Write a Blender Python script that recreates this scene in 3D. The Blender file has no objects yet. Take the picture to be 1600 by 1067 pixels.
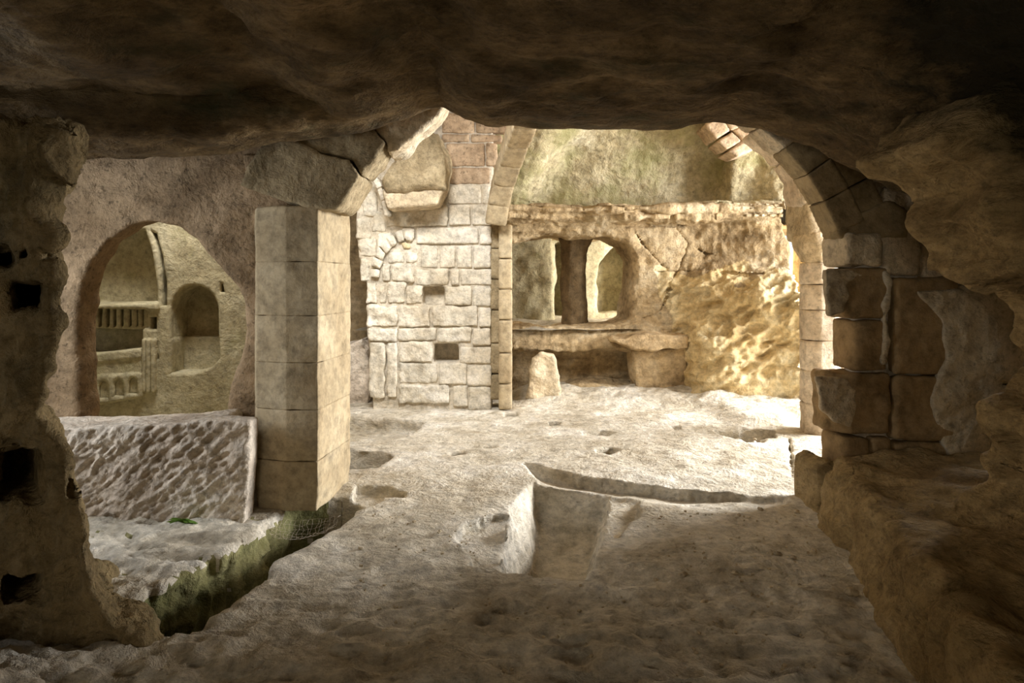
import bpy, math, random
import numpy as np
from mathutils import Matrix, Vector

# ------------------------------------------------------------------ camera, world, lights, exposure
scene = bpy.context.scene
C = scene.collection
F_PX = 1067.0          # focal length in pixels of the 1600 wide frame (24 mm lens)
CAM_H, HOR = 1.6, 440.0
cd = bpy.data.cameras.new('camera'); cam = bpy.data.objects.new('camera', cd); C.objects.link(cam)
cam.location = (0, 0, CAM_H); cam.rotation_euler = (math.pi/2, 0, 0)
cd.sensor_width = 36.0; cd.lens = 36.0*F_PX/1600.0
cd.shift_y = -(533.5-HOR)/1600.0
cd.clip_start = 0.05
scene.camera = cam

world = bpy.data.worlds.new('overcast_sky'); scene.world = world; world.use_nodes = True
wb = world.node_tree.nodes['Background']
wb.inputs[0].default_value = (0.86, 0.93, 1.0, 1); wb.inputs[1].default_value = 1.5

def area(name, loc, target, sx, sy, energy, col, spread=180):
    l = bpy.data.lights.new(name, 'AREA'); l.shape = 'RECTANGLE'; l.size = sx; l.size_y = sy
    l.energy = energy; l.color = col; l.spread = math.radians(spread)
    o = bpy.data.objects.new(name, l); C.objects.link(o); o.location = loc
    o.rotation_euler = (Vector(target)-Vector(loc)).to_track_quat('-Z', 'Y').to_euler()
    return o
# daylight standing in the openings: east doorway, roof shaft, passage beside the niche, side chapel, cave mouth; the upper cave lamp is added
area('daylight_doorway', (7.3, 7.1, 2.2), (-0.6, 6.6, 0.1), 3.0, 2.8, 1600, (0.97, 0.975, 1.0))
area('daylight_roof_shaft', (-1.0, 5.35, 4.15), (-1.2, 8.5, 1.5), 1.4, 1.0, 80, (0.95, 0.97, 1.0), 100)
area('daylight_side_passage', (-4.3, 3.75, 1.9), (-0.6, 4.35, 0.3), 1.0, 1.6, 66, (0.86, 0.91, 1.0))
area('daylight_chapel', (-2.9, 5.65, 3.9), (-3.1, 6.5, 1.2), 1.3, 0.5, 85, (1.0, 0.97, 0.9))
area('fill_upper_cave', (4.15, 11.1, 1.8), (-0.4, 12.2, 1.4), 1.2, 1.1, 300, (1.0, 0.96, 0.88))  # added lamp brightening the upper cave, set at an unseen opening cut for it
area('daylight_cave_mouth', (-1.3, -3.0, 1.6), (1.6, 4.6, 0.9), 1.6, 1.6, 35, (1.0, 0.85, 0.62))

vs = scene.view_settings
vs.view_transform = 'Standard'; vs.look = 'None'; vs.exposure = 0.0; vs.gamma = 1.0; vs.use_curve_mapping = False
scene.cycles.max_bounces = 6; scene.cycles.diffuse_bounces = 4; scene.cycles.glossy_bounces = 2
scene.cycles.use_denoising = True; scene.cycles.sample_clamp_indirect = 6.0

# ------------------------------------------------------------------ helpers: pixels, noise, implicit solids
def wx(px, Y): return (px-800.0)*Y/F_PX
def wz(py, Y): return CAM_H-(py-HOR)*Y/F_PX
def pz(pts, Y): return [(wx(a, Y), wz(b, Y)) for a, b in pts]          # outline in a plane at depth Y -> (X, Z)
def ground(px, py, z=0.0):
    Y = (CAM_H-z)*F_PX/(py-HOR); return (wx(px, Y), Y)                 # pixel on the floor -> (X, Y)
def gp(pts, z=0.0): return [ground(a, b, z) for a, b in pts]

def _hash(ix, iy, iz, seed):
    n = (ix*np.int64(374761393)+iy*np.int64(668265263)+iz*np.int64(1274126177)+np.int64(seed)*np.int64(974634777)) & np.int64(0xffffffff)
    n = ((n ^ (n >> 13))*np.int64(1103515245)) & np.int64(0xffffffff)
    n = ((n ^ (n >> 15))*np.int64(2246822519)) & np.int64(0xffffffff)
    return ((n ^ (n >> 16)) & 0xffff).astype(np.float32)/65535.0
def vnoise(p, seed=0):
    i = np.floor(p).astype(np.int64); f = (p-i).astype(np.float32); u = f*f*(3-2*f)
    r = 0
    for dx in (0, 1):
        wxx = u[:, 0] if dx else 1-u[:, 0]
        for dy in (0, 1):
            wyy = wxx*(u[:, 1] if dy else 1-u[:, 1])
            for dz in (0, 1):
                r = r+wyy*(u[:, 2] if dz else 1-u[:, 2])*_hash(i[:, 0]+dx, i[:, 1]+dy, i[:, 2]+dz, seed)
    return r*2-1
def fbm(p, octv=4, seed=0, gain=0.5, ridged=False):
    r = 0; a = 1.0; q = np.asarray(p, dtype=np.float64)
    for k in range(octv):
        n = vnoise(q, seed+k*7)
        if ridged: n = 1-2*np.abs(n)
        r = r+a*n; a *= gain; q = q*2.03+11.7
    return r
def worley(p, seed=0):
    i = np.floor(p).astype(np.int64); f = p-i
    best = np.full(len(p), 9.0)
    for dx in (-1, 0, 1):
        for dy in (-1, 0, 1):
            for dz in (-1, 0, 1):
                a, b, c = i[:, 0]+dx, i[:, 1]+dy, i[:, 2]+dz
                d = (dx+_hash(a, b, c, seed)-f[:, 0])**2+(dy+_hash(a, b, c, seed+1)-f[:, 1])**2+(dz+_hash(a, b, c, seed+2)-f[:, 2])**2
                best = np.minimum(best, d)
    return np.sqrt(best)
def noise2(a, b, s, octv=2, seed=0):
    A, B = np.broadcast_arrays(a, b)
    return fbm(np.stack([A.ravel()*s, B.ravel()*s, np.full(A.size, 0.37)], 1), octv, seed).reshape(A.shape)

def poly2(pts, a, b):
    """signed distance to a polygon over the grid a x b (negative inside)"""
    a, b = np.broadcast_arrays(a, b)
    d = np.full(a.shape, 1e9); s = np.ones(a.shape); n = len(pts)
    for i in range(n):
        vi, vj = pts[i], pts[i-1]
        ex, ey = vj[0]-vi[0], vj[1]-vi[1]
        qx, qy = a-vi[0], b-vi[1]
        t = np.clip((qx*ex+qy*ey)/(ex*ex+ey*ey+1e-12), 0, 1)
        d = np.minimum(d, (qx-ex*t)**2+(qy-ey*t)**2)
        c1, c2, c3 = b >= vi[1], b < vj[1], ex*qy > ey*qx
        s = np.where((c1 & c2 & c3) | (~c1 & ~c2 & ~c3), -s, s)
    return (s*np.sqrt(d)).astype(np.float32)
def sst(a, b, x):
    t = np.clip((x-a)/(b-a), 0, 1); return t*t*(3-2*t)
def smin(a, b, k):
    h = np.clip(0.5+0.5*(b-a)/k, 0, 1); return b*(1-h)+a*h-k*h*(1-h)
def smax(a, b, k): return -smin(-a, -b, k)
def slab(v, lo, hi): return np.maximum(lo-v, v-hi)
def boxf(x, y, z, x0, x1, y0, y1, z0, z1): return np.maximum(np.maximum(slab(x, x0, x1), slab(y, y0, y1)), slab(z, z0, z1))
def prism(pts, x, y, z, y0, y1, k=0.0):
    d = poly2(pts, x[:, 0, :], z[0, :, :])[:, None, :]
    return smax(d, slab(y, y0, y1), k) if k else np.maximum(d, slab(y, y0, y1))
def ell(x, y, z, c, r):
    return (np.sqrt(((x-c[0])/r[0])**2+((y-c[1])/r[1])**2+((z-c[2])/r[2])**2)-1)*min(r)

CORN = [(0,0,0),(1,0,0),(0,1,0),(1,1,0),(0,0,1),(1,0,1),(0,1,1),(1,1,1)]
EDG = [(0,1),(2,3),(4,5),(6,7),(0,2),(1,3),(4,6),(5,7),(0,4),(1,5),(2,6),(3,7)]
def nets(fn, lo, hi, h, closed=False):
    """surface nets over the box lo..hi: returns verts, quads"""
    ax = [np.arange(lo[k], hi[k]+h*0.5, h) for k in range(3)]
    x, y, z = ax[0][:, None, None], ax[1][None, :, None], ax[2][None, None, :]
    f = np.array(np.broadcast_to(fn(x, y, z), (len(ax[0]), len(ax[1]), len(ax[2]))), dtype=np.float32)
    if closed:
        for k in range(3):
            for e in (0, -1):
                sl = [slice(None)]*3; sl[k] = e; f[tuple(sl)] = np.maximum(f[tuple(sl)], h*0.5)
    s = f < 0
    n = np.array(f.shape)-1
    cnt = np.zeros(n, dtype=np.int8)
    for dx, dy, dz in CORN: cnt += s[dx:dx+n[0], dy:dy+n[1], dz:dz+n[2]]
    act = np.argwhere((cnt > 0) & (cnt < 8))
    vals = np.stack([f[act[:, 0]+dx, act[:, 1]+dy, act[:, 2]+dz] for dx, dy, dz in CORN], 1)
    cs = np.array(CORN, dtype=np.float32)
    acc = np.zeros((len(act), 3), np.float32); num = np.zeros(len(act), np.float32)
    for a, b in EDG:
        va, vb = vals[:, a], vals[:, b]; m = (va < 0) != (vb < 0)
        t = np.where(m, va/np.where(m, va-vb, 1), 0)[:, None]
        acc += np.where(m[:, None], cs[a]+(cs[b]-cs[a])*t, 0); num += m
    v = (act+acc/num[:, None])*h+np.array(lo)
    idx = np.full(n, -1, np.int32); idx[act[:, 0], act[:, 1], act[:, 2]] = np.arange(len(act))
    quads = []
    for k in range(3):
        o1, o2 = [(1, 2), (2, 0), (0, 1)][k]
        a = [slice(1, -1)]*3; a[k] = slice(0, -1); b = list(a); b[k] = slice(1, None)
        sa, sb = s[tuple(a)], s[tuple(b)]
        e = np.argwhere(sa != sb); fl = sa[e[:, 0], e[:, 1], e[:, 2]]
        off = np.ones(3, int); off[k] = 0; e = e+off
        def at(d1, d2):
            q = e.copy(); q[:, o1] -= d1; q[:, o2] -= d2; return idx[q[:, 0], q[:, 1], q[:, 2]]
        A, B, Cc, D = at(1, 1), at(0, 1), at(0, 0), at(1, 0)
        quads.append(np.where(fl[:, None], np.stack([A, B, Cc, D], 1), np.stack([A, D, Cc, B], 1)))
    return v, np.concatenate(quads)
def keep_biggest(v, q):
    lab = np.arange(len(v))
    for _ in range(400):
        m = lab[q].min(1); new = lab.copy()
        np.minimum.at(new, q.ravel(), np.repeat(m, 4)); new = new[new]
        if (new == lab).all(): break
        lab = new
    if len(q) == 0: return v, q
    L, c = np.unique(lab[q[:, 0]], return_counts=True)
    keep = lab == L[c.argmax()]
    q = q[keep[q[:, 0]]]; re = np.cumsum(keep)-1
    return v[keep], re[q]
def normals(v, q):
    a = np.cross(v[q[:, 2]]-v[q[:, 0]], v[q[:, 3]]-v[q[:, 1]]); n = np.zeros_like(v)
    for k in range(4): np.add.at(n, q[:, k], a)
    return n/np.maximum(np.linalg.norm(n, axis=1), 1e-9)[:, None]
def make_mesh(name, v, q, smooth=True):
    me = bpy.data.meshes.new(name); nq, k = q.shape
    me.vertices.add(len(v)); me.vertices.foreach_set('co', np.asarray(v, np.float32).ravel())
    me.loops.add(nq*k); me.loops.foreach_set('vertex_index', np.asarray(q, np.int32).ravel())
    me.polygons.add(nq); me.polygons.foreach_set('loop_start', np.arange(0, nq*k, k, dtype=np.int32))
    me.update(calc_edges=True); me.validate()
    me.polygons.foreach_set('use_smooth', np.full(nq, smooth)); me.update()
    return me
def link(name, me, mat, parent=None, **props):
    o = bpy.data.objects.new(name, me); C.objects.link(o)
    if me is not None and mat is not None: me.materials.append(mat)
    if parent is not None:
        o.parent = parent; o.matrix_parent_inverse = Matrix.Translation(-Vector(parent.location))
    for k, val in props.items(): o[k] = val
    return o
def thing(name, loc, label, category, group=None):
    o = link(name, None, None); o.location = loc; o['label'] = label; o['category'] = category
    if group: o['group'] = group
    return o
def solid(name, fn, lo, hi, h, mat, disp=None, parent=None, closed=False, smooth_iter=0, one=True, **props):
    v, q = nets(fn, lo, hi, h, closed)
    if one: v, q = keep_biggest(v, q)
    if disp is not None:
        n = normals(v, q); v = v+n*disp(v, n)[:, None]
    return link(name, make_mesh(name, v, q), mat, parent, **props)

# ------------------------------------------------------------------ materials
def lin(r, g, b):
    f = lambda c: (c/255/12.92) if c <= 10 else ((c/255+0.055)/1.055)**2.4
    return (f(r), f(g), f(b), 1)
def rockmat(name, dark, mid, light, scale=1.0, bump=0.6, strata=0.0, pits=0.3, moss=None, moss_amt=0.5, spots=0.25, stretch=(1, 1, 1), rough=0.92, vary=0.12, fine=1.0, dark_patch=None):
    m = bpy.data.materials.new(name); m.use_nodes = True; nt = m.node_tree; N, L = nt.nodes, nt.links
    bs = N['Principled BSDF']; bs.inputs['Roughness'].default_value = rough; bs.inputs['Specular IOR Level'].default_value = 0.15
    tc = N.new('ShaderNodeTexCoord'); mp = N.new('ShaderNodeMapping'); mp.inputs['Scale'].default_value = [scale*s for s in stretch]
    L.new(tc.outputs['Object'], mp.inputs[0])
    def noise(sc, det=6, ro=0.6, vec=None, dist=0.0):
        n = N.new('ShaderNodeTexNoise'); n.inputs['Scale'].default_value = sc; n.inputs['Detail'].default_value = det
        n.inputs['Roughness'].default_value = ro; n.inputs['Distortion'].default_value = dist
        L.new((vec or mp.outputs[0]), n.inputs['Vector']); return n.outputs[0]
    def ramp(src, stops):
        r = N.new('ShaderNodeValToRGB'); el = r.color_ramp.elements
        while len(el) < len(stops): el.new(0.5)
        for e, (p, c) in zip(el, stops): e.position = p; e.color = c
        L.new(src, r.inputs[0]); return r.outputs[0]
    def mix(mode, fac, a, b):
        x = N.new('ShaderNodeMix'); x.data_type = 'RGBA'; x.blend_type = mode
        if isinstance(fac, float): x.inputs[0].default_value = fac
        else: L.new(fac, x.inputs[0])
        L.new(a, x.inputs[6])
        if isinstance(b, tuple): x.inputs[7].default_value = b
        else: L.new(b, x.inputs[7])
        return x.outputs[2]
    g = lambda v: (v, v, v, 1)
    n1 = noise(1.6, 6, 0.65, dist=0.4)
    col = ramp(n1, [(0.30, dark), (0.5, mid), (0.70, light)])
    n2 = noise(11, 5, 0.75)
    col = mix('MULTIPLY', 0.75, col, ramp(n2, [(0.33, g(0.52)), (0.58, g(1.14))]))
    if strata:
        ms = N.new('ShaderNodeMapping'); ms.inputs['Scale'].default_value = (0.7*scale, 0.7*scale, 7.0*scale); L.new(tc.outputs['Object'], ms.inputs[0])
        ns = noise(2.2, 5, 0.6, ms.outputs[0])
        col = mix('MULTIPLY', float(strata), col, ramp(ns, [(0.36, g(0.55)), (0.6, g(1.1))]))
    if spots:
        n3 = noise(24, 3, 0.75)
        col = mix('MULTIPLY', float(spots)*2 if spots < 0.5 else 1.0, col, ramp(n3, [(0.33, g(0.45)), (0.45, g(1.0))]))
    if moss is not None:
        n4 = noise(1.1, 5, 0.7); mk = ramp(n4, [(0.62-moss_amt*0.3, g(0)), (0.78-moss_amt*0.3, g(0.85))])
        col = mix('MIX', mk, col, moss)
    if dark_patch is not None:      # dark colour patch: lies beyond a plane (direction, offset) with a ragged noisy edge
        dirv, off, patch_col = dark_patch
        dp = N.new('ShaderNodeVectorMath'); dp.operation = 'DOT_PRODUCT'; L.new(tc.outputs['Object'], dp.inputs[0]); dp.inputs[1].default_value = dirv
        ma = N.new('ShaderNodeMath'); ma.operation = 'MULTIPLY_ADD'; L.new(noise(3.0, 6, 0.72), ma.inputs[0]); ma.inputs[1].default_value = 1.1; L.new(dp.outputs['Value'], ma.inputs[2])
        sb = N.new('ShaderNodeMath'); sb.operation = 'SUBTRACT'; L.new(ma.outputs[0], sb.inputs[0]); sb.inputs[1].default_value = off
        col = mix('MIX', ramp(sb.outputs[0], [(0.45, g(0)), (0.68, g(0.9))]), col, patch_col)
    if vary:
        oi = N.new('ShaderNodeObjectInfo')
        col = mix('MULTIPLY', 1.0, col, ramp(oi.outputs['Random'], [(0, (1-vary, 1-vary, 1-vary*1.2, 1)), (1, (1+vary, 1+vary*0.9, 1+vary*0.7, 1))]))
    L.new(col, bs.inputs['Base Color'])
    # relief
    def madd(a, k, b=None):
        x = N.new('ShaderNodeMath'); x.operation = 'MULTIPLY_ADD'; L.new(a, x.inputs[0]); x.inputs[1].default_value = k
        if b is None: x.inputs[2].default_value = 0
        else: L.new(b, x.inputs[2])
        return x.outputs[0]
    hgt = madd(noise(5.0, 5, 0.66, dist=0.5), 1.0)
    hgt = madd(noise(34, 4, 0.75), 0.34*fine, hgt)
    if strata: hgt = madd(ns, 0.7*strata, hgt)
    if pits:
        vo = N.new('ShaderNodeTexVoronoi'); vo.inputs['Scale'].default_value = 26; vo.feature = 'F1'
        L.new(mp.outputs[0], vo.inputs['Vector']); hgt = madd(vo.outputs[0], 0.30*pits, hgt)
    bp = N.new('ShaderNodeBump'); bp.inputs['Strength'].default_value = bump; bp.inputs['Distance'].default_value = 0.09
    L.new(hgt, bp.inputs['Height']); L.new(bp.outputs[0], bs.inputs['Normal'])
    return m

M = {}
M['floor'] = rockmat('worn_floor_stone', lin(160, 148, 126), lin(195, 186, 168), lin(219, 213, 201), bump=0.6, pits=0.35, spots=0.2, stretch=(1, 1.0, 1.6))
M['ceiling'] = rockmat('cave_roof_rock', lin(72, 58, 37), lin(112, 92, 62), lin(146, 122, 86), scale=0.9, bump=1.0, strata=0.45, pits=0.5, moss=lin(62, 62, 38), moss_amt=0.25, stretch=(1, 1.4, 2.6), dark_patch=((0.9, -0.25, 0.8), 2.985, lin(40, 38, 24)))
M['left'] = rockmat('left_cave_rock', lin(104, 90, 62), lin(146, 126, 90), lin(176, 154, 116), bump=0.9, pits=0.6, moss=lin(84, 84, 50), moss_amt=0.2)
M['right'] = rockmat('right_cave_rock', lin(122, 100, 66), lin(164, 140, 98), lin(192, 168, 126), bump=0.9, pits=0.4, moss=lin(84, 76, 40), moss_amt=0.1, stretch=(1, 1, 1.8), dark_patch=((0.9, -0.25, 0.8), 2.985, lin(40, 38, 24)))
M['niche_wall'] = rockmat('pinkish_cut_rock', lin(112, 92, 68), lin(146, 124, 96), lin(172, 148, 118), bump=0.5, pits=0.3, spots=0.45)
M['chapel'] = rockmat('chapel_limestone', lin(164, 152, 122), lin(190, 180, 150), lin(210, 202, 176), bump=0.4, pits=0.25, moss=lin(150, 146, 98), moss_amt=0.2)
M['ashlar'] = rockmat('pillar_ashlar', lin(158, 138, 106), lin(178, 160, 128), lin(194, 178, 148), bump=0.18, pits=0.3, spots=0.15, vary=0.05)
M['springer'] = rockmat('weathered_springer', lin(112, 98, 72), lin(160, 142, 110), lin(190, 172, 138), scale=1.6, bump=0.5, pits=0.3, spots=0.3, vary=0.08)
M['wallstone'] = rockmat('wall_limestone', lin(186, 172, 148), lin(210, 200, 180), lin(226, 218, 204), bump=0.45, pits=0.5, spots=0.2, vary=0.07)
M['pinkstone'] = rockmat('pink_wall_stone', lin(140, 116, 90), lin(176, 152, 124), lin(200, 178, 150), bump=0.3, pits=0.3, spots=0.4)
M['mortar'] = rockmat('lime_mortar', lin(182, 168, 144), lin(202, 190, 168), lin(216, 206, 188), bump=0.4, pits=0.3, vary=0)
M['far'] = rockmat('far_rock', lin(126, 104, 74), lin(188, 164, 126), lin(216, 198, 166), bump=0.6, strata=0.35, pits=0.2, spots=0.2)
M['yellow'] = rockmat('yellow_honeycomb_rock', lin(188, 158, 106), lin(220, 196, 148), lin(240, 226, 190), bump=0.5, strata=0.3, pits=0.2, spots=0.15)
M['mossy'] = rockmat('mossy_tympanum', lin(168, 152, 116), lin(200, 186, 150), lin(218, 206, 176), bump=0.7, strata=0.2, pits=0.2, moss=lin(156, 150, 104), moss_amt=0.55)
M['block'] = rockmat('tooled_block', lin(168, 152, 134), lin(198, 184, 166), lin(216, 206, 190), bump=0.5, pits=0.6)
M['brown'] = rockmat('brown_pier_stone', lin(132, 108, 74), lin(156, 130, 92), lin(172, 148, 110), bump=0.25, pits=0.1, spots=0.12, vary=0.06)
M['crust'] = rockmat('pale_lime_crust', lin(172, 152, 122), lin(202, 184, 154), lin(218, 204, 178), bump=0.5, pits=0.7, spots=0.3)
M['voussoir'] = rockmat('voussoir_stone', lin(132, 112, 78), lin(156, 136, 102), lin(176, 158, 124), bump=0.22, pits=0.5, spots=0.12, vary=0.12)
M['pale'] = rockmat('pale_column_stone', lin(186, 168, 146), lin(208, 192, 170), lin(222, 210, 192), bump=0.3, pits=0.4, vary=0.04)
M['moss_rock'] = rockmat('mossy_trench_rock', lin(96, 96, 62), lin(128, 124, 84), lin(160, 152, 112), bump=0.6, moss=lin(98, 98, 56), moss_amt=0.45)
M['shaded'] = rockmat('shaded_pillar_rock', lin(78, 64, 44), lin(106, 88, 62), lin(132, 112, 82), bump=0.5, vary=0)  # backlit shade of the cave pillar put into its rock colour
M['dark'] = rockmat('outer_rock', lin(110, 92, 64), lin(140, 118, 84), lin(160, 138, 104), bump=0.5, vary=0)

def leafmat():
    m = bpy.data.materials.new('fern_green'); m.use_nodes = True; N, L = m.node_tree.nodes, m.node_tree.links
    b = N['Principled BSDF']; n = N.new('ShaderNodeTexNoise'); n.inputs['Scale'].default_value = 30
    r = N.new('ShaderNodeValToRGB'); r.color_ramp.elements[0].color = lin(86, 130, 40); r.color_ramp.elements[1].color = lin(150, 185, 84)
    L.new(n.outputs[0], r.inputs[0]); L.new(r.outputs[0], b.inputs['Base Color']); b.inputs['Roughness'].default_value = 0.6
    return m
M['leaf'] = leafmat()

# ------------------------------------------------------------------ floor
def floor_h(x, y):
    h = 0.020*noise2(x, y, 0.9, 3, 3)
    near = 1-sst(3.0, 4.4, y+0.25*np.abs(x-0.3))
    h = h+near*0.035*noise2(x*1.0, y*1.6, 2.6, 3, 11)
    h = h+0.35*sst(3.05, 2.2, y)*sst(-1.45, -2.3, x)             # floor climbs to the rock at the passage
    h = h-0.03*sst(-1.4, -1.8, x)*sst(5.2, 4.0, y)
    # riser across the nave: the floor in front of it dips
    step = [ground(815, 719), ground(870, 735), ground(960, 752), ground(1050, 763), ground(1150, 771), ground(1228, 775)]
    front = [ground(1228, 782), ground(1120, 806), ground(960, 800), ground(850, 760)]
    d = poly2(step+front, x, y)
    yl = np.interp(x, [p[0] for p in step], [p[1] for p in step])
    dep = np.interp(x, [0.086, 0.25, 0.6, 1.3, 2.03], [0.02, 0.12, 0.11, 0.10, 0.03])
    h = h-np.where(d < 0.0, dep*np.clip(1-(yl-y)/0.55, 0, 1), 0)
    # broken rock rise at the foot of the far wall
    rise = np.interp(x, [-0.2, 0.2, 1.5, 2.2, 2.9, 3.6, 4.5], [9.4, 8.9, 8.75, 8.6, 8.15, 8.0, 8.0])
    r = sst(0.0, 0.55, y-rise)
    h = h+r*(0.13+0.05*noise2(x, y*2.0, 3.0, 3, 21))*sst(-0.1, 0.3, x)
    h = h+0.10*sst(7.55, 7.75, y)*sst(2.3, 2.7, x)*(1-sst(3.0, 3.4, x))*(1-r)
    return h
PITS = [  # (outline in pixels on the floor, bottom z, wobble)
    ([(830, 749), (895, 755), (958, 760), (950, 800), (938, 850), (918, 905), (850, 903), (775, 893), (786, 845), (802, 790)], -0.46, 0.02),   # grave
    ([(722, 822), (770, 808), (800, 806), (800, 860), (775, 893), (740, 884), (716, 856)], -0.045, 0.07),
    ([(952, 765), (1001, 772), (996, 812), (960, 838), (945, 812)], -0.07, 0.02),
    ([(540, 650), (600, 651), (668, 657), (648, 672), (630, 684), (540, 690)], -0.17, 0.02),
    ([(540, 704), (602, 706), (614, 714), (590, 731), (540, 732)], -0.26, 0.015),
    ([(700, 704), (722, 703), (726, 709), (712, 713), (702, 710)], -0.14, 0.008),
    ([(908, 674), (940, 671), (965, 676), (945, 682), (912, 681)], -0.10, 0.01),
    ([(930, 702), (955, 699), (972, 704), (950, 711), (934, 708)], -0.12, 0.01),
    ([(1115, 672), (1165, 668), (1212, 672), (1208, 686), (1165, 690), (1130, 682)], -0.22, 0.02),
    ([(1160, 690), (1195, 689), (1192, 694), (1165, 694)], -0.06, 0.01),
    ([(1050, 664), (1062, 663), (1064, 671), (1053, 672)], -0.14, 0.006),
    ([(856, 658), (876, 658), (874, 664), (858, 664)], -0.09, 0.01),
    ([(787, 643), (808, 643), (808, 650), (788, 650)], -0.12, 0.006),
    ([(752, 694), (776, 693), (775, 698), (756, 698)], -0.05, 0.006),
    ([(556, 760), (600, 758), (631, 768), (628, 778), (596, 776), (575, 790), (545, 792)], -0.07, 0.02),
    ([(1229, 684), (1236, 684), (1239, 715), (1240, 745), (1236, 745), (1234, 715)], -0.10, 0.004),
]
TRENCH = [(-1.47, 3.08), (-1.40, 3.5), (-1.34, 3.9), (-1.16, 4.43), (-1.05, 4.82), (-0.99, 5.02), (-1.25, 5.12), (-1.6, 5.0), (-1.64, 4.75), (-1.71, 4.25), (-1.80, 3.84), (-1.93, 3.45), (-1.78, 3.16), (-1.62, 3.04)]
def floor_f(x, y, z):
    X2, Y2 = x[:, :, 0], y[:, :, 0]
    f = z-floor_h(X2, Y2)[:, :, None]
    wob = noise2(X2, Y2, 7.0, 3, 5)
    for pts, zb, w in PITS:
        W = gp(pts); xs = [p[0] for p in W]; ys = [p[1] for p in W]
        i0, i1 = np.searchsorted(X2[:, 0], [min(xs)-0.3, max(xs)+0.3]); j0, j1 = np.searchsorted(Y2[0], [min(ys)-0.3, max(ys)+0.3])
        d = poly2(W, X2[i0:i1], Y2[:, j0:j1])+w*wob[i0:i1, j0:j1]
        bot = zb+(0.02*noise2(X2[i0:i1], Y2[:, j0:j1], 5, 2, 8))
        if zb == -0.46: bot = bot+0.14*sst(4.9, 5.5, Y2[:, j0:j1])
        pit = np.maximum((d[:, :, None]+(0.30 if zb == -0.46 else 0.12)*np.clip(-z, 0, 1)), bot[:, :, None]-z)
        f[i0:i1, j0:j1] = np.maximum(f[i0:i1, j0:j1], -pit)
    d = poly2(TRENCH, X2, Y2)+0.03*wob+0.05*noise2(X2, Y2, 2.5, 2, 15)
    return smax(f, -np.maximum(d[:, :, None], -0.75-z), 0.04)
def floor_disp(v, n):
    near = 1-sst(2.6, 4.6, v[:, 1])
    flat = np.clip(n[:, 2], 0, 1)
    d = 0.010*fbm(v*6, 4, 31)+near*flat*0.020*fbm(v*np.array([7, 11, 7]), 3, 41, ridged=True)
    led = sst(-1.3, -1.7, v[:, 0])*sst(5, 4.4, v[:, 1])
    d += led*0.03*fbm(v*np.array([5, 9, 9]), 3, 43, ridged=True)
    d += (1-flat)*0.03*fbm(v*5, 3, 47)
    return d
fl = solid('floor', floor_f, (-4.3, 2.0, -0.82), (4.6, 9.9, 0.62), 0.021, M['floor'], floor_disp, kind='structure')
def paint(o, mat, pick):
    me = o.data; v = np.empty(len(me.vertices)*3, np.float32); me.vertices.foreach_get('co', v); v = v.reshape(-1, 3)
    li = np.empty(len(me.loops), np.int32); me.loops.foreach_get('vertex_index', li); c = v[li.reshape(-1, 4)].mean(1)
    nn = np.empty(len(me.polygons)*3, np.float32); me.polygons.foreach_get('normal', nn)
    mi = np.empty(len(me.polygons), np.int32); me.polygons.foreach_get('material_index', mi)
    me.materials.append(mat); mi[pick(c, nn.reshape(-1, 3))] = len(me.materials)-1
    me.polygons.foreach_set('material_index', mi); me.update()
paint(fl, M['moss_rock'], lambda c, n: (c[:, 2] < -0.06+0.05*fbm(c*5, 3, 55)) & (c[:, 0] < -1.3) & (c[:, 1] < 5.1) & (n[:, 0] > 0.1) & (c[:, 1] > 3.2))
def grid_mesh(name, us, vs_, fn, mat, **kw):
    U, V = np.meshgrid(us, vs_, indexing='ij'); P = fn(U.ravel(), V.ravel())
    n, m = len(us), len(vs_); i = np.arange(n*m).reshape(n, m)
    q = np.stack([i[:-1, :-1].ravel(), i[1:, :-1].ravel(), i[1:, 1:].ravel(), i[:-1, 1:].ravel()], 1)
    return link(name, make_mesh(name, P, q), mat, **kw)
grid_mesh('floor_rear', np.arange(-3.2, 3.3, 0.08), np.arange(-3.6, 2.15, 0.08), lambda u, v: np.stack([u, v, floor_h(u[:, None], v[:, None])[:, 0]-0.005+0.01*fbm(np.stack([u, v, u*0], 1)*6, 3, 31)], 1), M['floor'], kind='structure')
grid_mesh('ground', np.arange(4.4, 16, 0.3), np.arange(1, 16, 0.3), lambda u, v: np.stack([u, v, -0.05+0.05*fbm(np.stack([u, v, u*0], 1), 3, 3)], 1), M['floor'], kind='structure')

# ------------------------------------------------------------------ rock roof over the entrance
EDGE = [(-400, 262), (0, 250), (110, 252), (160, 242), (250, 242), (350, 236), (400, 226), (450, 214), (520, 204), (560, 196), (625, 180), (662, 162), (692, 154), (716, 172), (760, 190), (830, 194), (960, 196), (1060, 193), (1130, 186), (1180, 193), (1230, 208), (1300, 240), (1345, 268), (1400, 300), (1800, 420)]
YE = 4.45
EX = [wx(a, YE) for a, b in EDGE]; EZ = [wz(b, YE) for a, b in EDGE]
def roof_z(x, y):
    e = np.interp(x, EX, EZ)
    t = np.clip((YE-y)/2.4, 0, 2)
    zc = e+0.10*t+0.16*sst(0.0, 0.9, t)*(1-sst(1.0, 1.9, t))
    lip = sst(0.0, 0.06, (3.86+0.22*(x+3.0))-y)*sst(-0.9, -1.5, x)   # upper bed of rock set back over the passage
    return zc+0.22*lip
def roof_f(x, y, z):
    X2, Y2 = x[:, :, 0], y[:, :, 0]
    f = roof_z(X2, Y2)+0.07*noise2(X2, Y2, 1.3, 3, 61)*sst(YE, YE-0.5, Y2)
    return smax(f[:, :, None]-z, y-(YE+0.10+0.25*(z-2.5)), 0.05)
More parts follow.
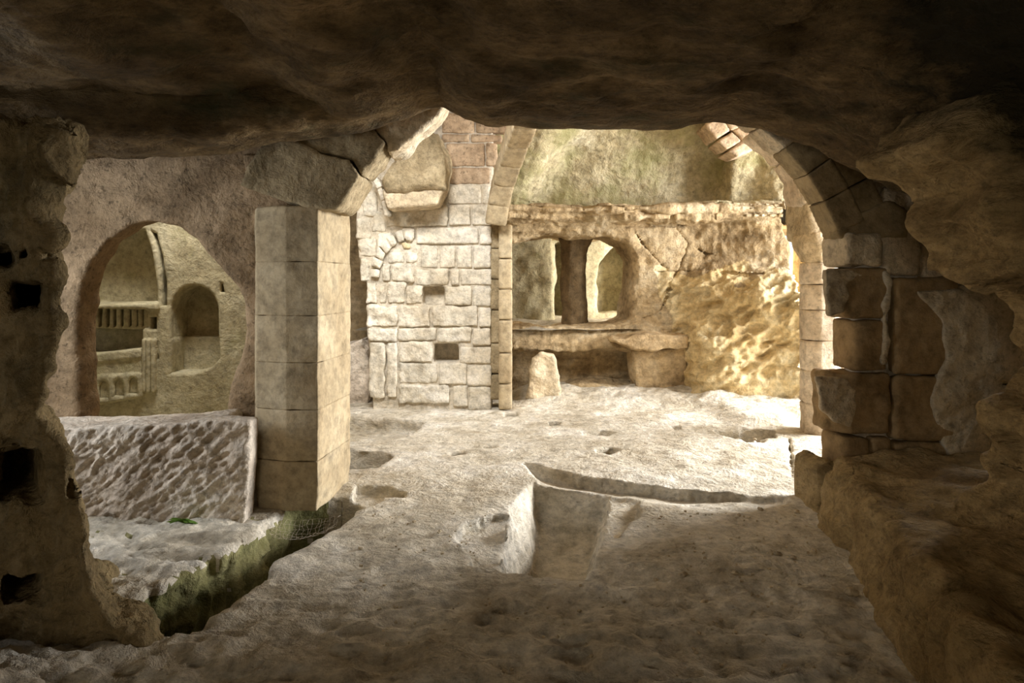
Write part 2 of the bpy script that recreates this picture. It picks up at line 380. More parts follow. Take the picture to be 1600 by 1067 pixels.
def roof_disp(v, n):
    w = sst(0.0, 0.35, YE-v[:, 1])
    s = fbm(v*np.array([1.6, 3.2, 6.0]), 4, 71, ridged=True)*0.03+0.05*fbm(v*np.array([1.1, 1.6, 2.0]), 3, 73)
    p = -0.05*np.clip(0.45-worley(v*np.array([2.2, 3.0, 3.0]), 75), 0, 1)
    return (0.3+0.7*w)*(s+p)+0.012*fbm(v*9, 2, 79)
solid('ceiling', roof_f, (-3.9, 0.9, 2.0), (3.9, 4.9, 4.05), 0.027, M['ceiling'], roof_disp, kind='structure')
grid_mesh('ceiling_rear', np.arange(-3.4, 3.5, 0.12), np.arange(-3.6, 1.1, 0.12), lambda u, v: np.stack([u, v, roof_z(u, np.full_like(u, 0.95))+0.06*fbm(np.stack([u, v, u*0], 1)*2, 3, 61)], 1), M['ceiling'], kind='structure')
# vault over the nave, with the open light shaft
def vault_f(x, y, z):
    f = 3.95-z+0*x+0*y
    hole = np.minimum(np.maximum(slab(x, -1.8, 0.0), slab(y, 4.9, 6.1)), np.maximum(slab(x, -3.7, -2.1), slab(y, 5.35, 6.0)))
    return np.maximum(np.maximum(f, z-4.2), -hole)
solid('ceiling_upper', vault_f, (-4.6, 4.3, 3.7), (4.3, 14.2, 4.3), 0.1, M['far'], lambda v, n: 0.05*fbm(v*1.3, 3, 83), kind='structure')

# ------------------------------------------------------------------ rock beside the passage (left) and its putlog holes
LEFT_OUT = [(-500, 200), (130, 200), (118, 250), (88, 275), (84, 320), (96, 370), (102, 420), (92, 470), (100, 520), (86, 565), (80, 610), (70, 645), (84, 662), (108, 690), (124, 730), (138, 790), (150, 830), (148, 880), (162, 930), (186, 962), (230, 985), (260, 1040), (-500, 1060)]
def left_f(x, y, z):
    P = pz(LEFT_OUT, 3.03)
    # the flank of the rock slants away from the passage as it goes back
    d = np.stack([poly2(P, x[:, 0, :]+0.78*(float(yy)-3.0), z[0, :, :]) for yy in y.ravel()], 1)
    f = smax(d, slab(y, 2.95, 3.8), 0.06)
    def hole(px, py, w, hh, dep, k=0.03):
        cx, cz = wx(px, 3.0), wz(py, 3.0)
        return smax(smax(slab(x+0.78*(y-3.0), cx-w, cx+w), slab(z, cz-hh, cz+hh), k), slab(y, 2.0, 2.97+dep), k)
    for a in ((44, 466, 0.08, 0.075, 0.50), (6, 402, 0.05, 0.035, 0.3), (40, 396, 0.022, 0.035, 0.12), (80, 396, 0.05, 0.04, 0.25), (28, 742, 0.09, 0.10, 0.3), (36, 916, 0.085, 0.055, 0.36), (112, 755, 0.02, 0.06, 0.15), (92, 518, 0.012, 0.02, 0.1)):
        f = smax(f, -hole(*a), 0.03)
    return f
def left_disp(v, n):
    up = sst(1.75, 2.0, v[:, 2])
    d = 0.05*fbm(v*np.array([2.5, 2.5, 2.0]), 3, 91)+0.024*fbm(v*9, 3, 93)
    d += up*0.05*fbm(v*np.array([11, 11, 2.2]), 3, 95, ridged=True)
    d -= 0.09*np.clip(0.42-worley(v*5.5, 97), 0, 1)
    d += 0.010*fbm(v*20, 2, 99, ridged=True)
    d *= 1-0.85*sst(3.02, 3.10, v[:, 1])*sst(-1.98, -2.04, v[:, 0]+0.78*(v[:, 1]-3.0))
    return d
solid('wall_left', left_f, (-3.3, 2.7, -0.2), (-1.5, 3.95, 2.7), 0.016, M['left'], left_disp, kind='structure')
def side_wall(name, x0, ys, zs, seed, sgn, mat=None):
    return grid_mesh(name, np.arange(ys[0], ys[1], 0.12), np.arange(zs[0], zs[1], 0.12), lambda u, v: np.stack([x0+0.12*fbm(np.stack([u, v, u*0], 1)*1.4, 4, seed), u, v], 1), mat or M['left'], kind='structure')
side_wall('wall_left_rear', -2.75, (-3.5, 2.7), (-0.1, 3.0), 101, 1)
side_wall('wall_right_rear', 2.75, (-3.5, 2.7), (-0.1, 3.0), 103, 1)
def rear_f(x, y, z):
    return np.maximum(slab(y, -3.6, -3.2), -np.maximum(slab(x, -2.2, -0.4), slab(z, 0.6, 2.4))+0*y)
solid('wall_rear', rear_f, (-3.2, -3.8, -0.2), (3.2, -3.0, 3.2), 0.1, M['left'], lambda v, n: 0.06*fbm(v*1.5, 3, 105), kind='structure')
def passage_f(x, y, z):
    return np.maximum(slab(x, -4.1, -3.75), -np.maximum(slab(y, 3.15, 4.6), slab(z, 0.8, 2.5)))
solid('wall_passage', passage_f, (-4.3, 2.4, -0.3), (-3.6, 5.4, 4.1), 0.06, M['left'], lambda v, n: 0.04*fbm(v*2, 3, 107), kind='structure')

# ------------------------------------------------------------------ niche wall with the arched opening, chapel carved behind it
YN = 5.2
ARCH = [(150, 660), (148, 600), (146, 560), (143, 500), (150, 450), (165, 410), (190, 380), (222, 358), (255, 351), (290, 356), (320, 376), (348, 408), (372, 433), (392, 465), (394, 510), (386, 560), (374, 600), (369, 660)]
def niche_f(x, y, z):
    f = slab(y, 5.02+0*x, 5.28)
    edge = pz(ARCH, YN)
    d = poly2(edge, x[:, 0, :], z[0, :, :])[:, None, :]
    return smax(smax(f, -d, 0.06), boxf(x, y, z, -4.4, -1.62, 4, 6, 0.3, 4.1), 0.02)
def niche_disp(v, n):
    return 0.03*fbm(v*1.8, 3, 111)+0.012*fbm(v*np.array([5, 5, 9]), 3, 113)
solid('wall_niche', niche_f, (-4.4, 4.85, 0.35), (-1.6, 5.5, 4.1), 0.022, M['niche_wall'], niche_disp, kind='structure')
YC = 6.6
def U(px): return wx(px, YC)
def V(py): return wz(py, YC)
def arch_pts(x0, x1, ytop, ybot, spring, n=10):
    c = (x0+x1)/2; r = (x1-x0)/2
    return [(x0, ybot)]+[(c-r*math.cos(math.pi*k/n), spring-(spring-ytop)*math.sin(math.pi*k/n)) for k in range(n+1)]+[(x1, ybot)]
def chapel_f(x, y, z):
    X2, Z2 = x[:, 0, :], z[0, :, :]
    f = YC-y+0*x+0*z
    def cut(pts, dep, k=0.015, front=None):
        nonlocal f
        d = poly2([(U(a), V(b)) for a, b in pts], X2, Z2)[:, None, :]
        f = smax(f, -np.maximum(d, y-(YC+dep)), k)
    def add(pts, out, y1=0.5, k=0.012):
        nonlocal f
        d = poly2([(U(a), V(b)) for a, b in pts], X2, Z2)[:, None, :]
        f = smin(f, np.maximum(d, (YC-out)-y), k)
    cut(arch_pts(265, 343, 444, 530, 486), 0.36)                                          # tall niche
    cut([(267, 528), (343, 528), (345, 560), (330, 576), (300, 584), (266, 584)], 0.26)
    cut([(100, 470), (100, 380), (150, 350), (228, 358), (240, 395), (246, 430), (248, 472), (160, 474)], 0.34)   # canopy vault
    cut([(234, 358), (246, 364), (256, 400), (262, 440), (262, 479), (252, 479), (250, 430), (246, 395)], 0.20)    # groove behind the rib
    add([(100, 474), (160, 476), (248, 474), (250, 484), (100, 486)], 0.06)
    cut([(100, 512), (150, 514), (224, 514), (224, 545), (150, 552), (100, 555)], 0.28)   # seat recess
    cut([(100, 484), (232, 482), (232, 514), (100, 514)], 0.04)
    for a in (149, 161, 172, 184, 197, 208, 217): cut([(a, 482), (a+5, 481), (a+5, 510), (a, 512)], 0.16)
    cut([(234, 494), (246, 494), (246, 516), (234, 516)], 0.12)
    cut([(240, 531), (247, 531), (249, 562), (240, 562)], 0.2)
    add([(100, 556), (150, 553), (224, 545), (226, 618), (150, 630), (100, 632)], 0.07)
    cut([(150, 566), (226, 558), (226, 582), (150, 586)], -0.05)
    for a, b in ((159, 178), (183, 201), (205, 222)): cut(arch_pts(a, b, 592-(a-159)*0.12, 622-(a-159)*0.16, 604-(a-159)*0.14, 8), -0.035)
    for a in (227, 234, 241): add([(a, 530), (a+3.5, 529), (a+3.5, 610), (a, 612)], 0.05)
    cut([(344, 442), (349, 442), (352, 458), (343, 458)], 0.15)
    return f
solid('wall_chapel', chapel_f, (-4.7, 6.3, 0.2), (-2.1, 7.2, 2.75), 0.0125, M['chapel'], lambda v, n: 0.004*fbm(v*6, 3, 121)+0.02*fbm(v*1.2, 2, 123), kind='structure', one=False)
side_wall('wall_chapel_side', -4.45, (5.1, 7.0), (0.2, 4.0), 125, 1, M['chapel'])
grid_mesh('floor_chapel', np.arange(-4.6, -1.5, 0.15), np.arange(5.2, 6.9, 0.15), lambda u, v: np.stack([u, v, 0.24+0.03*fbm(np.stack([u, v, u*0], 1)*2, 3, 5)], 1), M['chapel'], kind='structure')

# rough tooled block under the niche
t = thing('tooled_stone_block', (-2.45, 4.95, 0), 'long rough stone block with pick marks, forming the sill under the arched niche', 'stone block')
def block_f(x, y, z):
    top = 0.615+0.05*sst(-3.0, -1.9, x)
    f = smax(smax(slab(x, -3.6, np.where(y > 4.76, -1.97, -1.80+0.06*z)), slab(y, 4.62-0.04*z, 4.99), 0.03), np.maximum(-0.10-z, z-top), 0.03)
    return f
def block_disp(v, n):
    fr = np.clip(-n[:, 1], 0, 1)
    a = math.radians(50); q = np.stack([v[:, 0]*math.cos(a)-v[:, 2]*math.sin(a), v[:, 1], v[:, 0]*math.sin(a)+v[:, 2]*math.cos(a)], 1)
    d = fr*0.015*fbm(q*np.array([26, 12, 9]), 3, 131, ridged=True)
    d -= fr*0.06*np.clip(0.42-worley(q*np.array([20, 12, 10]), 133), 0, 1)
    return d+0.012*fbm(v*5, 3, 135)
solid('block_body', block_f, (-3.7, 4.5, -0.14), (-1.68, 5.15, 0.72), 0.0115, M['block'], block_disp, t)

# ------------------------------------------------------------------ generic dressed stones
SEED = [500]
def stone(name, fn, lo, hi, mat, parent, h=0.03, amp=0.01, freq=8, **kw):
    SEED[0] += 3; s = SEED[0]
    off = np.array([s*1.7, s*0.9, s*2.3])
    return solid(name, fn, lo, hi, h, mat, lambda v, n: amp*fbm(v*freq+off, 3, s), parent, closed=True, **kw)
def pxstone(name, poly, Y0, Y1, mat, parent, h=0.03, amp=0.01, freq=8, k=0.02, YP=None, **kw):
    """stone with an outline given in pixels at depth YP, from Y0 to Y1"""
    P = pz(poly, YP or Y0); xs = [p[0] for p in P]; zs = [p[1] for p in P]
    return stone(name, lambda x, y, z: prism(P, x, y, z, Y0, Y1, k), (min(xs)-2.5*h, Y0-2.5*h, min(zs)-2.5*h), (max(xs)+2.5*h, Y1+2.5*h, max(zs)+2.5*h), mat, parent, h, amp, freq, **kw)
def column(name, foot, z0, z1, mat, parent, h=0.02, amp=0.004, taper=None):
    xs = [p[0] for p in foot]; ys = [p[1] for p in foot]
    def f(x, y, z):
        d = poly2(foot, x[:, :, 0], y[:, :, 0])[:, :, None]
        if taper is not None: d = d+taper(z)
        return smax(d, slab(z, z0, z1), 0.004)
    return solid(name, f, (min(xs)-3*h, min(ys)-3*h, z0-2.5*h), (max(xs)+3*h, max(ys)+3*h, z1+2.5*h), h, mat, lambda v, n: amp*(fbm(v*6, 3, 77)+0.8*np.minimum(fbm(v*14, 2, 78), 0)), parent, closed=True)

# ------------------------------------------------------------------ chamfered pillar on the trench edge
t = thing('stone_pillar', (-1.55, 5.2, 0), 'chamfered ashlar pillar with broken arch springer, standing on the edge of the trench', 'pillar')
FOOT = [(-1.59, 4.78), (-1.357, 4.78), (-1.295, 4.98), (-1.29, 5.42), (-1.45, 5.62), (-1.85, 5.6), (-1.92, 5.1), (-1.83, 4.90)]
FOOT = [(-1.585, 4.78), (-1.355, 4.78), (-1.292, 5.46), (-1.45, 5.62), (-1.85, 5.6), (-1.92, 5.1), (-1.825, 4.86)]
zs = [-0.015, 0.34, 0.70, 1.03, 1.36, 1.74, 2.13]
for a, b in zip(zs[:-1], zs[1:]):
    tp = None
    if a < 0: tp = lambda z: 0.10*np.clip(0.16-z, 0, 1)
    column('stone_course', FOOT, a-0.003, b+0.003, M['ashlar'], t, 0.013, 0.005, tp)
pxstone('capital', [(396, 298), (412, 262), (430, 236), (470, 225), (520, 250), (560, 258), (574, 282), (560, 306), (549, 322), (538, 333), (500, 330), (455, 318), (415, 302)], 4.74, 5.25, M['springer'], t, 0.018, 0.012, 8, 0.012, YP=5.0)
pxstone('springer_stone', [(424, 238), (440, 222), (472, 205), (530, 196), (575, 190), (612, 232), (596, 258), (574, 282), (560, 258), (520, 250), (470, 226)], 4.76, 5.2, M['springer'], t, 0.02, 0.016, 8, 0.02, YP=5.0)
pxstone('springer_stone', [(576, 190), (625, 179), (660, 160), (692, 152), (702, 166), (690, 190), (660, 214), (634, 240), (612, 248), (610, 230)], 4.80, 5.15, M['crust'], t, 0.02, 0.016, 8, 0.02, YP=5.0)
pxstone('rubble_stone', [(378, 240), (412, 238), (420, 250), (404, 285), (392, 300), (384, 285)], 4.98, 5.3, M['niche_wall'], t, 0.024, 0.012, 6, 0.03, YP=5.0)

# ------------------------------------------------------------------ masonry wall behind the pillar
YW = 8.6
def back_core(x, y, z):
    P = pz([(558, 130), (830, 130), (770, 200), (768, 640), (770, 660), (583, 660), (578, 560), (573, 520), (576, 480), (570, 430), (560, 400), (553, 350), (560, 300), (575, 270), (560, 200)], YW)
    f = prism(P, x, y, z, YW+0.02, YW+0.5, 0.02)
    for a, b, c, d, dep in ((660, 447, 694, 476, 0.2), (677, 537, 717, 566, 0.32)):
        f = np.maximum(f, -boxf(x, y, z, wx(a, YW), wx(c, YW), 8, YW+dep, wz(d, YW), wz(b, YW)))
    return f
wb_ = solid('wall_back', back_core, (-2.1, 8.45, -0.1), (0.1, 9.2, 4.1), 0.035, M['mortar'], lambda v, n: 0.010*fbm(v*5, 3, 151), kind='structure', one=False)
rnd = random.Random(4)
RECTS = [  # x0 y0 x1 y1 roughness
    (604, 323, 700, 354, 2.2), (701, 320, 736, 352, 1), (737, 320, 767, 352, 1), (700, 289, 752, 319, 1), (753, 289, 768, 319, 1),
    (690, 176, 742, 208, 1), (743, 176, 800, 208, 1), (690, 209, 734, 222, 1), (735, 209, 786, 222, 1), (697, 223, 758, 260, 1), (759, 223, 778, 260, 1), (700, 261, 766, 288, 1),
    (650, 355, 748, 381, 0.8), (749, 353, 768, 382, 0.8), (713, 383, 738, 419, 1), (739, 383, 768, 419, 0.8), (628, 356, 649, 374, 1),
    (656, 383, 684, 419, 1.2), (686, 383, 712, 419, 1), (606, 393, 632, 411, 2), (634, 393, 654, 410, 2), (597, 411, 610, 440, 2.2), (611, 412, 646, 440, 3), (648, 420, 702, 446, 2), (704, 420, 718, 446, 1), (719, 420, 768, 446, 1),
    (606, 441, 633, 474, 2.5), (634, 447, 659, 474, 3), (695, 447, 738, 477, 1), (739, 447, 768, 479, 1),
    (574, 477, 621, 511, 2.6), (622, 477, 673, 511, 2.2), (675, 478, 747, 510, 1.5), (748, 481, 768, 511, 1),
    (575, 512, 621, 534, 2.6), (622, 512, 682, 532, 1.8), (684, 511, 737, 535, 2), (738, 512, 768, 540, 1),
    (577, 535, 603, 622, 2.2), (604, 535, 621, 622, 1.6), (623, 533, 676, 566, 1.8), (718, 541, 768, 569, 1), (623, 567, 683, 600, 2.2), (685, 567, 729, 601, 0.8), (730, 570, 768, 603, 1),
    (623, 601, 702, 630, 2.2), (707, 602, 731, 635, 1), (732, 604, 768, 641, 1),
    (556, 340, 580, 372, 2.4), (581, 330, 603, 362, 2.2), (560, 373, 588, 402, 2.4), (590, 364, 612, 388, 1.6), (562, 404, 578, 440, 2.4), (572, 441, 590, 474, 2.4), (592, 442, 604, 474, 2), (566, 300, 590, 338, 2), (591, 300, 602, 328, 2)]
for x0, y0, x1, y1, r in RECTS:
    j = lambda: rnd.uniform(-0.7, 0.7)
    g = 0.5
    poly = [(x0+g+j()*0.4, y0+g+j()*0.4), (x1-g+j()*0.4, y0+g+j()*0.4), (x1-g+j()*0.4, y1-g+j()*0.4), (x0+g+j()*0.4, y1-g+j()*0.4)]
    pr = rnd.uniform(-0.012, 0.02)
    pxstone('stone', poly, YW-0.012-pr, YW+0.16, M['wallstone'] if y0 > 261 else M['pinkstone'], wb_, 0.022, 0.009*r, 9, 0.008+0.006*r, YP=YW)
for k in range(7):                                     # broken ring of the blocked arch
    a0, a1 = math.radians(182-k*14), math.radians(182-k*14-13)
    c = (640, 432); ri, ro = 47, 62
    poly = [(c[0]+ri*math.cos(a0), c[1]-ri*1.2*math.sin(a0)), (c[0]+ro*math.cos(a0), c[1]-ro*1.2*math.sin(a0)), (c[0]+ro*math.cos(a1), c[1]-ro*1.2*math.sin(a1)), (c[0]+ri*math.cos(a1), c[1]-ri*1.2*math.sin(a1))]
    pxstone('arch_stone', poly, YW-0.07, YW+0.1, M['wallstone'], wb_, 0.026, 0.014, 7, 0.03, YP=YW)
pxstone('stone', [(627, 379), (634, 378), (643, 384), (640, 389), (630, 388)], YW-0.02, YW+0.1, M['yellow'], wb_, 0.02, 0.006, 9, 0.02, YP=YW)
# springer left hanging on the wall
t = thing('hanging_springer', (-1.15, 8.3, wz(326, 8.1)), 'broken vault springer jutting from the masonry wall above the blocked arch', 'springer')
pxstone('springer_stone', [(594, 282), (612, 258), (640, 228), (668, 205), (684, 208), (696, 236), (700, 268), (696, 296), (600, 302)], 8.05, 8.62, M['springer'], t, 0.028, 0.035, 5, 0.12, YP=8.1)
pxstone('springer_stone', [(598, 298), (697, 292), (684, 320), (660, 324), (605, 328)], 8.12, 8.62, M['crust'], t, 0.03, 0.02, 5, 0.05, YP=8.15)
for p in ([(582, 280), (590, 274), (598, 292), (590, 296)], [(590, 297), (598, 293), (604, 312), (597, 314)], [(597, 315), (604, 313), (608, 336), (602, 338)]): pxstone('rib_stone', p, 8.35, 8.62, M['wallstone'], t, 0.016, 0.006, 8, 0.01, YP=8.4)
# engaged pilaster and the rib that springs from it
t = thing('engaged_pilaster', (-0.1, 8.6, 0), 'slim ashlar pilaster at the end of the masonry wall, carrying a vault rib', 'pilaster')
cy = [641, 600, 552, 500, 452, 404, 350]
for a, b in zip(cy[:-1], cy[1:]):
    pxstone('stone_course', [(779, b+0.6), (800, b+0.6), (800, a-0.6), (779, a-0.6)], 8.48, 8.95, M['ashlar'], t, 0.022, 0.004, 6, 0.012, YP=8.48)
    pxstone('backing_stone', [(766, b-15), (782, b-15), (782, a-16), (766, a-16)], 8.60, 8.9, M['springer'], t, 0.026, 0.006, 6, 0.012, YP=8.60)
def rib(name, pts, w, d, mat, parent, h=0.024, gap=0.004, amp=0.006):
    """stones along a 3D curve: pts are frames (centre), w across X, d thickness"""
    for p, q in zip(pts[:-1], pts[1:]):
        p, q = Vector(p), Vector(q); ax = (q-p); L = ax.length; ax.normalize()
        sx = Vector((1, 0, 0)); sx = (sx-ax*sx.dot(ax)).normalized(); sz = ax.cross(sx); mid = (p+q)/2
        r = L/2+max(w, d)
        def f(x, y, z, ax=ax, sx=sx, sz=sz, mid=mid, L=L):
            dx, dy, dz = x-mid.x, y-mid.y, z-mid.z
            a = dx*ax.x+dy*ax.y+dz*ax.z; b = dx*sx.x+dy*sx.y+dz*sx.z; c = dx*sz.x+dy*sz.y+dz*sz.z
            return smax(smax(np.abs(a)-L/2+gap, np.abs(b)-w/2, 0.015), np.abs(c)-d/2, 0.015)
        stone(name, f, (mid.x-r, mid.y-r, mid.z-r), (mid.x+r, mid.y+r, mid.z+r), mat, parent, h, amp, 7)
RIB = [(-0.20, 8.45, 2.33), (-0.165, 8.36, 2.58), (-0.10, 8.2, 2.82), (-0.02, 7.98, 3.04), (0.06, 7.68, 3.22), (0.14, 7.3, 3.36), (0.2, 6.9, 3.45)]
rib('rib_stone', RIB, 0.26, 0.3, M['ashlar'], t)

# ------------------------------------------------------------------ far rock wall with the upper cave
YF = 9.5
def far_face(x, z):
    u = 800+x*F_PX/YF; v = 440-(z-1.6)*F_PX/YF
    lower = sst(395, 470, v)
    base = 9.75-0.75*sst(1000, 1180, u)*lower-0.5*sst(1060, 1250, u)*(1-0.3*lower)-0.25*sst(1180, 1240, u)*lower
    base = base-0.28*sst(500, 520, v)*(1-sst(1000, 1060, u))
    base = base-0.40*sst(1060, 1084, u)*sst(490, 530, v)*(1-sst(1090, 1180, u))
    mid = base+0.12*sst(346, 368, v)*sst(1000, 850, u)
    up = 10.15-0.7*np.clip((318-v)/130, 0, 1.6)**2-0.5*sst(905, 845, u+0.55*(v-230))-0.45*sst(1128, 1150, u)-0.3*sst(1180, 1230, u)
    band = 9.36-0.2*sst(1100, 1240, u)+0.05*np.sin(v*0.55)
    f = mid*sst(338, 350, v)+(1-sst(338, 350, v))*band
    f = f*sst(316, 321, v)+up*(1-sst(316, 321, v))
    return f
OPEN = [(795, 377), (850, 367), (905, 367), (950, 370), (978, 382), (992, 404), (990, 450), (984, 500), (960, 509), (860, 512), (795, 512)]
def far_f(x, y, z):
    X2, Z2 = x[:, 0, :], z[0, :, :]
    F = far_face(X2, Z2)
    f = (F[:, None, :]-y)*0.8
    d = poly2(pz(OPEN, 9.75), X2, Z2)[:, None, :]
    d = d-0.28*sst(9.9, 9.45, y)**2
    f = smax(f, -d, 0.10)
    for pts, dep in (([(795, 546), (828, 550), (872, 552), (934, 544), (1000, 550), (1060, 552), (1062, 600), (1000, 606), (930, 598), (872, 608), (795, 618)], 10.1),):
        dd = poly2(pz(pts, YF), X2, Z2)[:, None, :]
        f = smax(f, -np.maximum(dd, y-dep), 0.04)
    # long fissures
    for pts in ([(998, 362), (1015, 385), (1035, 410), (1050, 420)], [(1060, 352), (1082, 378), (1076, 400), (1064, 425), (1052, 440), (1046, 470), (1030, 492), (1008, 500)], [(1030, 424), (1100, 424), (1180, 430)], [(1096, 387), (1110, 396), (1122, 398)], [(812, 310), (880, 316), (960, 326), (1040, 338), (1080, 352)]):
        w = pz(pts, YF)
        dl = np.full(np.broadcast(X2, Z2).shape, 9.0)
        for a, b in zip(w[:-1], w[1:]):
            ex, ez = b[0]-a[0], b[1]-a[1]; tt = np.clip(((X2-a[0])*ex+(Z2-a[1])*ez)/(ex*ex+ez*ez), 0, 1)
            dl = np.minimum(dl, np.hypot(X2-a[0]-ex*tt, Z2-a[1]-ez*tt))
        f = np.maximum(f, -np.maximum(dl[:, None, :]-0.012, y-(F[:, None, :]+0.07)))
    return np.maximum(f, x-3.72-0.05*np.sin(z*7))
def far_disp(v, n):
    u = 800+v[:, 0]*F_PX/YF; w = 440-(v[:, 2]-1.6)*F_PX/YF
    ye = sst(1010, 1080, u)*sst(415, 450, w)*(1-0.6*sst(540, 610, w))
    q = v*np.array([1.0, 1.0, 1.0])
    a = math.radians(32); q2 = np.stack([v[:, 0]*math.cos(a)+v[:, 2]*math.sin(a), v[:, 1], -v[:, 0]*math.sin(a)+v[:, 2]*math.cos(a)], 1)
    cells = worley(q2*np.array([2.8, 2.8, 8.5])+0.5*fbm(v*3, 2, 5)[:, None], 161)
    d = ye*(-0.30*np.clip(0.60-cells, 0, 1)+0.03*fbm(q2*np.array([7, 7, 14]), 3, 163, ridged=True))
    bed = fbm(v*np.array([1.2, 1.2, 14]), 3, 165)
    d += 0.045*bed*(sst(312, 320, w)*(1-sst(350, 365, w)))+0.03*bed*sst(520, 560, w)
    d += 0.045*fbm(v*2.2, 4, 167)*(1-ye*0.6)+0.012*fbm(v*10, 2, 168, ridged=True)
    return d
# the material of the far wall changes with the rock: yellow honeycomb, banded rock, mossy upper face
def three_rock():
    m = M['far'].copy(); return m
def split_solid(name, fn, lo, hi, h, disp, parts):
    v, q = nets(fn, lo, hi, h); v, q = keep_biggest(v, q); n = normals(v, q); v = v+n*disp(v, n)[:, None]
    me = make_mesh(name, v, q)
    c = v[q].mean(1); pick = parts(c)
    me.materials.append(M['far']); me.materials.append(M['yellow']); me.materials.append(M['mossy'])
    me.polygons.foreach_set('material_index', pick.astype(np.int32)); me.update()
    o = bpy.data.objects.new(name, me); C.objects.link(o); o['kind'] = 'structure'; return o
def far_parts(c):
    u = 800+c[:, 0]*F_PX/YF; w = 440-(c[:, 2]-1.6)*F_PX/YF
    j = 22*fbm(c*2.0, 3, 171)
    r = np.zeros(len(c)); r[(u+j > 1045) & (w+j > 425)] = 1; r[(w+0.25*j < 318)] = 2
    return r
split_solid('wall_far', far_f, (-0.4, 8.2, -0.1), (3.9, 10.75, 4.05), 0.024, far_disp, far_parts)

# upper cave: floor, back piers, side; rock pillar
grid_mesh('floor_upper_cave', np.arange(-2.2, 4.6, 0.08), np.arange(9.55, 14, 0.08), lambda u, v: np.stack([u, v, 0.93+0.03*fbm(np.stack([u, v, u*0], 1)*2.5, 4, 5)], 1), M['floor'], kind='structure')
def cave_back(x, y, z):
    f = 12.9-y+0*x+0*z
    def cut(pts, Y, dep):
        nonlocal f
        d = poly2(pz(pts, Y), x[:, 0, :], z[0, :, :])[:, None, :]
        f = smax(f, -np.maximum(d, y-dep), 0.08)
    cut([(866, 520), (866, 380), (884, 374), (900, 380), (900, 520)], 12.9, 13.5)
    cut([(934, 490), (934, 440), (940, 410), (956, 388), (972, 380), (984, 392), (988, 490)], 12.9, 13.6)
    f = smin(f, boxf(x, y, z, wx(740, 12.0), wx(864, 12.0), 12.0, 13.5, 0.7, 2.6), 0.15)
    return f
solid('wall_upper_cave', cave_back, (-1.6, 11.7, 0.75), (3.6, 13.9, 2.5), 0.045, M['chapel'], lambda v, n: 0.05*fbm(v*2.2, 4, 181)-0.05*np.clip(0.45-worley(v*3, 183), 0, 1), kind='structure')
grid_mesh('ceiling_upper_cave', np.arange(-2.2, 4.8, 0.15), np.arange(9.9, 14, 0.15), lambda u, v: np.stack([u, v, 2.42+0.08*fbm(np.stack([u, v, u*0], 1)*1.5, 4, 9)], 1), M['far'], kind='structure')
side_wall('wall_upper_cave_side', -1.7, (9.0, 14), (-0.1, 4.0), 187, 1, M['far'])
t = thing('rock_pillar', (wx(900, 10.0), 10.0, 0.9), 'squat dark pillar of living rock flaring into the roof of the raised cave', 'pillar')
def rp_f(x, y, z):
    cx = wx(899, 10.3)+0.03*np.sin(z*3)
    w = 0.19+0.10*sst(1.95, 2.4, z)**1.5+0.03*sst(1.05, 0.85, z)
    dx, dy = np.abs(x-cx), np.abs(y-10.38)
    return smax(np.maximum(np.maximum(dx-w, dy-w), (dx+dy)*0.72-w*1.02), slab(z, 0.80, 2.6), 0.02)
solid('pillar_shaft', rp_f, (0.4, 9.9, 0.78), (1.6, 10.9, 2.55), 0.026, M['shaded'], lambda v, n: 0.018*fbm(v*5, 3, 191), t)
t = thing('upright_stone', (wx(848, 9.2), 9.25, 0), 'rough upright stone standing before the dark recess under the raised cave', 'stone')
pxstone('stone_body', [(832, 560), (846, 550), (866, 556), (872, 585), (878, 622), (822, 624), (826, 590)], 9.12, 9.4, M['crust'], t, 0.026, 0.03, 6, 0.03, YP=9.15)
t = thing('rock_ledge', (1.7, 9.0, 0), 'undercut slab of layered rock jutting below the raised cave', 'rock')
pxstone('upper_bed', [(950, 530), (1010, 520), (1076, 524), (1076, 546), (990, 548)], 9.22, 9.8, M['far'], t, 0.03, 0.03, 5, 0.03, YP=9.22)
pxstone('lower_bed', [(988, 548), (1072, 544), (1074, 622), (1040, 626), (996, 612)], 9.35, 9.9, M['far'], t, 0.03, 0.03, 5, 0.03, YP=9.35)
# rock seen between the pillar and the masonry wall
def gap_f(x, y, z):
    P = pz([(500, 545), (548, 536), (566, 530), (577, 545), (582, 580), (580, 640), (500, 640)], 9.1)
    return prism(P, x, y, z, 9.0, 9.6, 0.05)
t = thing('rock_outcrop', (-2.1, 9.3, 0), 'pale rock outcrop half hidden between the chamfered pillar and the masonry wall', 'rock')
solid('outcrop_body', gap_f, (-2.8, 8.8, -0.15), (-1.7, 9.8, 1.0), 0.035, M['block'], lambda v, n: 0.03*fbm(v*np.array([4, 4, 8]), 4, 195), t)
def nave_back(x, y, z): return np.maximum(slab(y, 10.2, 10.5), 0*x+0*z-1)
grid_mesh('wall_back_passage', np.arange(-4.6, -0.2, 0.15), np.arange(-0.2, 4.1, 0.15), lambda u, v: np.stack([u, 10.3+0.1*fbm(np.stack([u, v, u*0], 1)*2, 4, 197), v], 1), M['far'], kind='structure')
side_wall('wall_nave_side', -2.75, (6.9, 10.5), (-0.2, 4.1), 199, 1, M['far'])
side_wall('wall_chapel_partition', -1.95, (5.4, 7.3), (-0.2, 4.1), 201, 1, M['niche_wall'])

